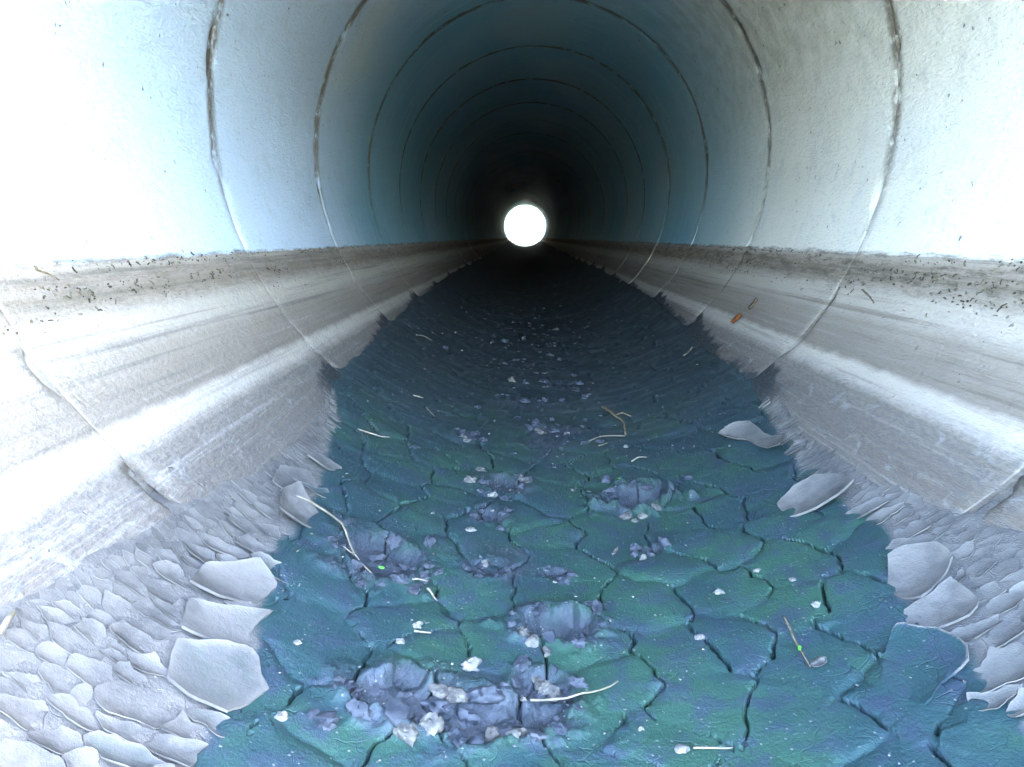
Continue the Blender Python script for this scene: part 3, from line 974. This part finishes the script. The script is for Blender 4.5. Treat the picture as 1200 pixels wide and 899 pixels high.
M_GRAIN = mat_bits('mixed_grains', [(0, (.04, .05, .07)), (.35, (.08, .09, .11)), (.6, (.14, .14, .14)), (.9, (.24, .235, .21)), (1, (.25, .19, .11))])
pts = [p for g in (0, 1) for p, r in groups[g]]
szs = [r for g in (0, 1) for p, r in groups[g]]
ton = [rgc.uniform(.05, .45) for _ in groups[0]] + [rgc.uniform(.55, .95) for _ in groups[1]]
# fine grains strewn over the mud
ns = 2600
gy = .42 + 5.0 * rgc.random(ns) ** 1.9
gw = np.minimum(np.interp(gy, WL[:, 0], WL[:, 1]), np.interp(gy, WR[:, 0], WR[:, 1])) / 57.3 * R
gs = rgc.uniform(-1, 1, ns) * gw * .96
clus = fbm(gs * 9, gy * 7, 131, 3) + rgc.normal(0, .10, ns)
ok = clus > .0
gs, gy = gs[ok], gy[ok]
gt = field_at(gs, gy)
gz = (.0007 + .0022 * rgc.random(len(gs)) ** 4) * (1 + .45 * np.clip(gy - .8, 0, 3))
gp = wrap(gs, gy, gt + gz * .3)
pts = np.concatenate([np.array(pts), gp]); szs = np.concatenate([np.array(szs), gz])
ton = np.concatenate([np.array(ton), np.clip(rgc.normal(.62, .2, len(gs)), 0, 1)])
o = obj('mud_crumbs', bits_mesh('mud_crumbs', pts, szs, ton, rgc), M_GRAIN)
tag(o, 'fine pale crumbs strewn over the wet mud', 'crumbs', kind='stuff')

# ------------------------------------------------------------------ plant litter caught along the old water line
M_LITTER = mat_bits('dry_plant_litter', [(0, (.03, .025, .02)), (.35, (.075, .058, .04)), (.65, (.13, .105, .07)), (.9, (.22, .195, .15)), (1, (.09, .10, .045))])
nl = 4000
lsg = np.where(rgc.random(nl) < .42, -1, 1)
ly = .75 + 6.5 * rgc.random(nl) ** 1.7
lphi = np.where(rgc.random(nl) < .25, rgc.normal(66.6, .35, nl), 64.8 - np.abs(rgc.normal(0, 2.2, nl)))
clus = fbm(ly * 5, lphi * .25 + lsg * 9, 141, 3) + rgc.normal(0, .05, nl)
ok = clus > .02
lsg, ly, lphi = lsg[ok], ly[ok], lphi[ok]
nl = len(ly)
ls = lsg * np.radians(lphi) * R
ang = rgc.normal(0, .55, nl) + (rgc.random(nl) < .2) * rgc.uniform(0, 3.1, nl)
ll = .0015 + .0055 * rgc.random(nl) ** 2.6; lw = .0006 + .0014 * rgc.random(nl) ** 2
bend = rgc.normal(0, .25, nl) * ll
q = np.array([(-1, -1, .3), (0, -1, 1), (1, -.6, .5), (1, .6, .5), (0, 1, 1), (-1, 1, .3)], float)
Vl = []
for lay in (0, 1):
    for (u, v, hh) in q:
        dy = u * ll * np.cos(ang) - (v * lw + (1 - u * u) * bend) * np.sin(ang)
        ds = u * ll * np.sin(ang) + (v * lw + (1 - u * u) * bend) * np.cos(ang)
        Vl.append(wrap(ls + ds, ly + dy, .0010 + .0016 * hh * (1 + lay * 0) - lay * .0016))
Vl = np.stack(Vl, 1)
ft = np.array([(0, 1, 4, 5), (1, 2, 3, 4), (6, 11, 10, 7), (7, 10, 9, 8), (0, 6, 7, 1), (1, 7, 8, 2), (2, 8, 9, 3), (3, 9, 10, 4), (4, 10, 11, 5), (5, 11, 6, 0)])
Fl = (ft[None] + (np.arange(nl) * 12)[:, None, None]).reshape(-1, 4)
o = obj('waterline_litter', mesh_np('waterline_litter', Vl.reshape(-1, 3), Fl, smooth=False, attrs={'tone': np.repeat(rgc.random(nl), 12)}), M_LITTER)
tag(o, 'brown plant litter stuck along the old water line on both walls', 'litter', kind='stuff')


# ------------------------------------------------------------------ twigs, straws, leaf scraps, pebbles
def tube_geo(P, rad, ns=7):
    P = np.asarray(P, float)
    T = np.gradient(P, axis=0)
    T /= np.linalg.norm(T, axis=1)[:, None]
    up = np.array([0.13, 0.21, 1.0]); up /= np.linalg.norm(up)
    A = np.cross(T, up); A /= np.linalg.norm(A, axis=1)[:, None]
    B = np.cross(A, T)
    a = np.linspace(0, 2 * math.pi, ns, endpoint=False)
    V = P[:, None] + np.asarray(rad)[:, None, None] * (A[:, None] * np.cos(a)[None, :, None] + B[:, None] * np.sin(a)[None, :, None])
    n = len(P)
    i = np.arange(n - 1)[:, None] * ns + np.arange(ns)[None]
    j = np.arange(n - 1)[:, None] * ns + (np.arange(ns)[None] + 1) % ns
    F = np.stack([i, j, j + ns, i + ns], -1).reshape(-1, 4)
    V = np.concatenate([V.reshape(-1, 3), P[:1], P[-1:]])
    k = np.arange(ns); k2 = (k + 1) % ns
    T3 = np.concatenate([np.stack([0 * k + n * ns, k2, k], -1), np.stack([0 * k + n * ns + 1, (n - 1) * ns + k, (n - 1) * ns + k2], -1)])
    return V, F, T3


def resample(pts, m, seed, amp):
    P = np.array(pts, float)
    d = np.concatenate([[0], np.cumsum(np.linalg.norm(np.diff(P[:, :2], axis=0), axis=1))])
    q = np.linspace(0, d[-1], m)
    # smooth the corners with a Catmull-Rom like blend
    out = np.stack([np.interp(q, d, P[:, k]) for k in range(P.shape[1])], -1)
    for _ in range(2):
        out[1:-1] = .5 * out[1:-1] + .25 * (out[:-2] + out[2:])
    out[:, 0] += amp * fbm(q * 40, q * 0, seed, 3); out[:, 1] += amp * fbm(q * 40, q * 0 + 7, seed + 3, 3)
    return out


def stick(name, label, cat, pts, rad, mat, branches=(), lift=.001, group=None, seed=1, wall=False):
    """pts: (s, y, extra height) along the stick; follows the ground under it"""
    Vs, Fs, Ts = [], [], []
    o_ = 0
    for bi, (pp, rr) in enumerate([(pts, rad)] + list(branches)):
        m = max(8, len(pp) * 5)
        Q = resample(pp, m, seed + bi, rr * 1.2)
        g = np.zeros(m) if wall else field_at(Q[:, 0], Q[:, 1])
        if not wall:
            for _ in range(12): g[1:-1] = np.maximum(g[1:-1], .5 * (g[:-2] + g[2:]))
        if not wall:
            g[0] = g[1]; g[-1] = g[-2]
        P = wrap(Q[:, 0], Q[:, 1], g + rr * .8 + lift + Q[:, 2])
        taper = rr * np.interp(np.linspace(0, 1, m), [0, .15, 1], [.95, 1.0, .55]) * (1 + .35 * fbm(np.arange(m) * .6, np.zeros(m), seed + 11, 2))
        V, F, T = tube_geo(P, taper)
        Vs.append(V); Fs.append(F + o_); Ts.append(T + o_); o_ += len(V)
    V = np.concatenate(Vs); c = Vs[0][0]
    ob = obj(name, mesh_np(name, V - c, [np.concatenate(Fs), np.concatenate(Ts)]), mat)
    ob.location = c
    tag(ob, label, cat, group)
    return ob


def scrap(name, label, cat, s, y, ln, wd, ang, mat, cup=.3, h=0.0, wall=False, group=None, seed=1):
    """a small leaf-like scrap with a fold along its length"""
    us = np.linspace(-1, 1, 9); vsx = np.linspace(-1, 1, 5)
    U, Vv = np.meshgrid(us, vsx)
    prof = np.sqrt(np.clip(1 - np.abs(U) ** 2.2, 0, 1)) * (1 + .5 * fbm(U * 2 + seed, U * 0, seed, 2)) + .04
    du = U * ln; dv = Vv * prof * wd
    hh = cup * wd * Vv ** 2 + .12 * ln * U ** 2 + .15 * wd * fbm(U * 3, Vv * 3, seed + 2, 2)
    S = s + du * math.sin(ang) + dv * math.cos(ang); Y = y + du * math.cos(ang) - dv * math.sin(ang)
    g = 0.0 if wall else float(field_at([s], [y])[0])
    top = wrap(S.ravel(), Y.ravel(), g + .0022 + h + hh.ravel())
    bot = wrap(S.ravel(), Y.ravel(), g + .0014 + h + hh.ravel())
    n = U.size
    F = grid_faces(5, 9)
    bd = np.concatenate([np.arange(9), np.arange(1, 5) * 9 + 8, 36 + np.arange(7, -1, -1), np.arange(3, 0, -1) * 9])
    b2 = np.roll(bd, -1)
    side = np.stack([bd, n + bd, n + b2, b2], -1)
    V = np.concatenate([top, bot]); c = top[n // 2]
    ob = obj(name, mesh_np(name, V - c, np.concatenate([F, (F + n)[:, ::-1], side])), mat)
    ob.location = c
    tag(ob, label, cat, group)
    return ob


peb_me = [clod_mesh('pebble', 700 + q, M_PEB) for q in range(5)]


def pebble(name, label, s, y, r, k, flat=.7, cat='pebble', group='pale bits lying on the mud', mat=None):
    g = float(field_at([s], [y])[0])
    me = peb_me[k % 5]
    if mat is not None:
        me = me.copy(); me.materials.clear(); me.materials.append(mat)
    ob = obj(name, me, None)
    ob.location = wrap(np.array([s]), np.array([y]), np.array([g + r * .35]))[0]
    ob.scale = (r * 1.2, r, r * flat)
    ob.rotation_euler = (0, 0, k * 1.7)
    tag(ob, label, cat, group)


stick('straw', 'long curved grey straw running from the left flakes to the churned mud', 'straw', [(-0.5288, 1.2134, 0.006), (-0.4795, 1.2205, 0.008), (-0.4293, 1.194, 0.006), (-0.3932, 1.1508, 0.004), (-0.3586, 1.1051, 0.004), (-0.3178, 1.0606, 0.002)], 0.0022, M_STRAW, [([(-0.3586, 1.1051, 0.004), (-0.3697, 1.0957, 0.003), (-0.3827, 1.1, 0.002)], 0.0012)], group='straws lying on the mud', seed=3, wall=False)
stick('straw', 'bright white straw lying in the foreground right of the churned hollow', 'straw', [(-0.0645, 0.8123, 0.004), (-0.0228, 0.8124, 0.004), (0.0095, 0.8165, 0.003), (0.0343, 0.8278, 0.003), (0.0502, 0.8425, 0.002)], 0.0016, M_STRAW, [], group='straws lying on the mud', seed=5, wall=False)
stick('forked_twig', 'brown forked twig on dark mud right of the middle', 'twig', [(0.1911, 2.2974, 0.004), (0.2129, 2.1586, 0.006), (0.2326, 2.0903, 0.006), (0.2207, 1.9717, 0.003)], 0.0045, M_TWIG, [([(0.2129, 2.1586, 0.006), (0.2416, 2.173, 0.006), (0.2612, 2.1417, 0.004)], 0.0025)], group=None, seed=7, wall=False)
stick('straw', 'thin bowed straw just below the forked twig', 'straw', [(0.1048, 1.9483, 0), (0.1495, 1.9867, 0.003), (0.1854, 1.9815, 0.003), (0.2175, 1.9658, 0)], 0.0022, M_STRAW, [], group='straws lying on the mud', seed=9, wall=False)
stick('straw', 'short straw stub under the bowed straw', 'straw', [(0.1351, 1.8951, 0), (0.1627, 1.9123, 0)], 0.0022, M_STRAW, [], group='straws lying on the mud', seed=11, wall=False)
stick('straw', 'pale bent straw near the left mud edge by the small mud strip', 'straw', [(-0.4956, 1.7014, 0), (-0.4674, 1.6919, 0.004), (-0.4378, 1.705, 0.003), (-0.4205, 1.7335, 0)], 0.0024, M_STRAW, [], group='straws lying on the mud', seed=13, wall=False)
stick('straw', 'short straw lying flat at the right of the left churned patch', 'straw', [(-0.2575, 1.0616, 0.003), (-0.2324, 1.0722, 0.003)], 0.0016, M_STRAW, [], group='straws lying on the mud', seed=15, wall=False)
stick('straw', 'slanting straw with frayed end at the right tip of the churned patch', 'straw', [(-0.2305, 1.0481, 0.003), (-0.2198, 1.0397, 0.004), (-0.2105, 1.0307, 0.002)], 0.0018, M_STRAW, [], group='straws lying on the mud', seed=17, wall=False)
stick('straw', 'short straw beside a pale crumb above the foreground hollow', 'straw', [(-0.233, 0.9318, 0.001), (-0.2088, 0.9353, 0.001)], 0.002, M_STRAW, [], group='straws lying on the mud', seed=19, wall=False)
stick('straw', 'thin straw far back on the left of the dark mud', 'straw', [(-0.5705, 3.0969, 0), (-0.5417, 3.1659, 0.003), (-0.5038, 3.1797, 0)], 0.003, M_STRAW, [], group='straws lying on the mud', seed=21, wall=False)
stick('straw', 'small straw lying crosswise on dark mud left of the middle', 'straw', [(-0.4313, 2.1783, 0), (-0.4012, 2.1905, 0)], 0.003, M_STRAW, [], group='straws lying on the mud', seed=23, wall=False)
stick('straw', 'thin straw pointing to the viewer left of the middle lump', 'straw', [(-0.379, 2.1166, 0), (-0.3436, 2.0371, 0)], 0.0018, M_STRAW, [], group='straws lying on the mud', seed=25, wall=False)
stick('twig', 'brown stalk with green tip set in a crack on the right', 'twig', [(0.3026, 0.9405, 0.002), (0.2994, 0.9027, 0.003), (0.2959, 0.866, 0.003), (0.2957, 0.8285, 0.001)], 0.0016, M_TWIG, [], group=None, seed=27, wall=False)
stick('straw', 'pale straw at the bottom edge of the picture right of the middle', 'straw', [(0.1191, 0.7183, 0.002), (0.1387, 0.7165, 0.003), (0.1637, 0.7143, 0.002)], 0.0013, M_STRAW, [], group='straws lying on the mud', seed=29, wall=False)
stick('straw', 'frayed straw between the bowed straw and the cratered lump', 'straw', [(0.2007, 1.7265, 0), (0.2201, 1.7401, 0.004), (0.2424, 1.7435, 0)], 0.0022, M_STRAW, [], group='straws lying on the mud', seed=31, wall=False)
stick('twig', 'thin dark twig stuck to the left wall just below the water line', 'twig', [(-1.0477, 1.1456, 0), (-1.0379, 1.169, 0), (-1.0265, 1.1879, 0)], 0.0018, M_TWIG, [], group=None, seed=33, wall=True)
stick('stick', 'short pale stick resting on the small flakes at the left border', 'stick', [(-0.6315, 0.6383, 0.008), (-0.6336, 0.6552, 0.01), (-0.6368, 0.6715, 0.008)], 0.004, M_STRAW, [], group=None, seed=35, wall=False)
stick('twig', 'dark twig on the right wall hanging from the litter line', 'twig', [(0.9561, 1.8967, 0), (0.9414, 1.8406, 0), (0.9263, 1.7987, 0)], 0.0024, M_TWIG, [], group=None, seed=37, wall=True)
scrap('leaf_scrap', 'bright green leaf scrap above the cratered lump', 'leaf', 0.152, 1.6156, 0.009, 0.0028, 1, M_GREEN, 0.3, 0.004, False, 'green leaf scraps', 3)
scrap('leaf_scrap', 'bright green leaf scrap in the left churned patch', 'leaf', -0.3103, 1.0515, 0.005, 0.003, 1.4, M_GREEN, 0.3, 0.016, False, 'green leaf scraps', 5)
scrap('leaf_scrap', 'tiny green leaf scrap on the brown stalk at right', 'leaf', 0.2956, 0.8622, 0.005, 0.002, 0.5, M_GREEN, 0.3, 0.006, False, 'green leaf scraps', 7)
scrap('rusty_leaf', 'small rusty orange leaf caught at a joint on the right wall', 'leaf', 0.7669, 2.5847, 0.022, 0.012, 1.9, M_RUST, 0.9, 0.004, True, None, 9)
scrap('dead_leaf', 'curled dark brown leaf on the joint above the rusty leaf', 'leaf', 0.8384, 2.5596, 0.022, 0.01, 1.5, M_TWIG, 0.8, 0.002, True, None, 11)
scrap('mud_shard', 'pale pointed mud shard standing by the small lump right of the middle', 'mud shard', 0.096, 1.2344, 0.014, 0.005, 0.5, M_CRUST, 0.5, 0.004, False, None, 13)
scrap('bark_chip', 'pale chip of bark at the right edge of the dark mud', 'chip', 0.5706, 2.6582, 0.03, 0.008, 1, M_STRAW, 0.4, 0.002, False, None, 15)
scrap('chip', 'pinkish pale chip lying by the green-tipped stalk', 'chip', 0.3066, 0.8285, 0.012, 0.008, 1.3, M_CRUST, 0.4, 0.002, False, None, 17)
pebble('pebble', 'small white pebble right of the foreground footprint', 0.0489, 1.0636, 0.0035, 0, 0.7, 'pebble')
pebble('pebble', 'flat pale stone on green mud right of the middle', 0.237, 1.0463, 0.0075, 1, 0.5, 'pebble')
pebble('pebble', 'bright white pebble glinting on bluish mud at right', 0.1784, 0.9321, 0.006, 2, 0.7, 'pebble')
pebble('pebble', 'pale pebble lying left of the foreground churned mud', -0.3488, 0.7056, 0.006, 3, 0.7, 'pebble')
pebble('pebble', 'pale crumb next to the short straw above the foreground hollow', -0.2306, 0.9485, 0.0055, 4, 0.7, 'pebble')
pebble('pebble', 'tan crumb on mud left of the short straw', -0.3725, 0.8387, 0.0045, 0, 0.7, 'pebble')
pebble('pebble', 'small white pebble below the bright white straw', 0.0659, 0.7551, 0.0035, 1, 0.7, 'pebble')
pebble('pebble', 'white pebble near the bottom edge right of the middle', 0.1059, 0.7188, 0.0065, 2, 0.5, 'pebble')
pebble('pebble', 'grey pebble above the foreground churned clods', -0.2472, 0.8997, 0.005, 3, 0.7, 'pebble')
pebble('pebble', 'pale crumb pair on a crack right of the churned clods', -0.1472, 0.8696, 0.0095, 4, 0.7, 'pebble')
pebble('pebble', 'small pale pebble on dark mud below the thin bowed straw', 0.2049, 1.8608, 0.006, 1, 0.7, 'pebble')
pebble('pebble', 'small pale pebble at the edge of the right-hand plates', 0.3098, 1.0869, 0.005, 2, 0.7, 'pebble')
pebble('pebble', 'tiny tan crumb on the right mud left of the broad pale flake', 0.349, 1.0335, 0.004, 3, 0.7, 'pebble')
pebble('pebble', 'pale crumb under the right-hand crack on bluish mud', 0.3518, 0.9519, 0.006, 4, 0.5, 'pebble')
pebble('pebble', 'white scrap of silt left of the dark hollow in the middle', -0.1772, 1.3044, 0.008, 0, 0.5, 'pebble')
pebble('pebble', 'small white grain on mud left of the middle clods', -0.2593, 1.357, 0.0035, 1, 0.7, 'pebble')
pebble('pebble', 'pale lump at the left end of the middle crater', -0.1451, 1.5149, 0.0085, 2, 0.8, 'pebble')
# a loose strip of sealing hangs from a joint deep inside, and a little water stands near the far end
stick('hanging_strip', 'pale curved strip hanging from the ceiling deep in the pipe', 'strip',
      [(-2.34, 16.58, .02), (-2.45, 16.66, .05), (-2.55, 16.74, .06), (-2.76, 16.79, .04)], .022, mat_simple('white_plastic_strip', (.8, .8, .78), (.7, .7, .68), 20), wall=True, seed=51)


def puddle(name, label, s, y0, y1, hw):
    a = np.linspace(0, 2 * math.pi, 40, endpoint=False)
    g = float(field_at([s], [.5 * (y0 + y1)])[0])
    rr = 1 + .18 * fbm(np.cos(a) * 2, np.sin(a) * 2, 9, 2)
    top = R - g - .010
    V = np.stack([s + hw * rr * np.cos(a), .5 * (y0 + y1) + .5 * (y1 - y0) * rr * np.sin(a), np.full(40, -top)], -1)
    V[:, 2] += rise(y0)
    c = V.mean(0)
    low = V.copy(); low[:, 2] -= .03
    k = np.arange(40); k2 = (k + 1) % 40
    me = mesh_np(name, np.concatenate([V, low]) - c, [k[None, :], np.stack([k, 40 + k, 40 + k2, k2], -1)], smooth=False)
    t = NT('still_water', .03, .5)
    t.out((.02, .03, .035))
    ob = obj(name, me, t.m)
    ob.location = c
    tag(ob, label, 'puddle')


puddle('puddle', 'tiny bright puddle on the pipe floor near the far opening', .10, 21.5, 24.5, .05)
print('plates', len(plates), 'flakes', len(geo), 'clods', nclay, npale)
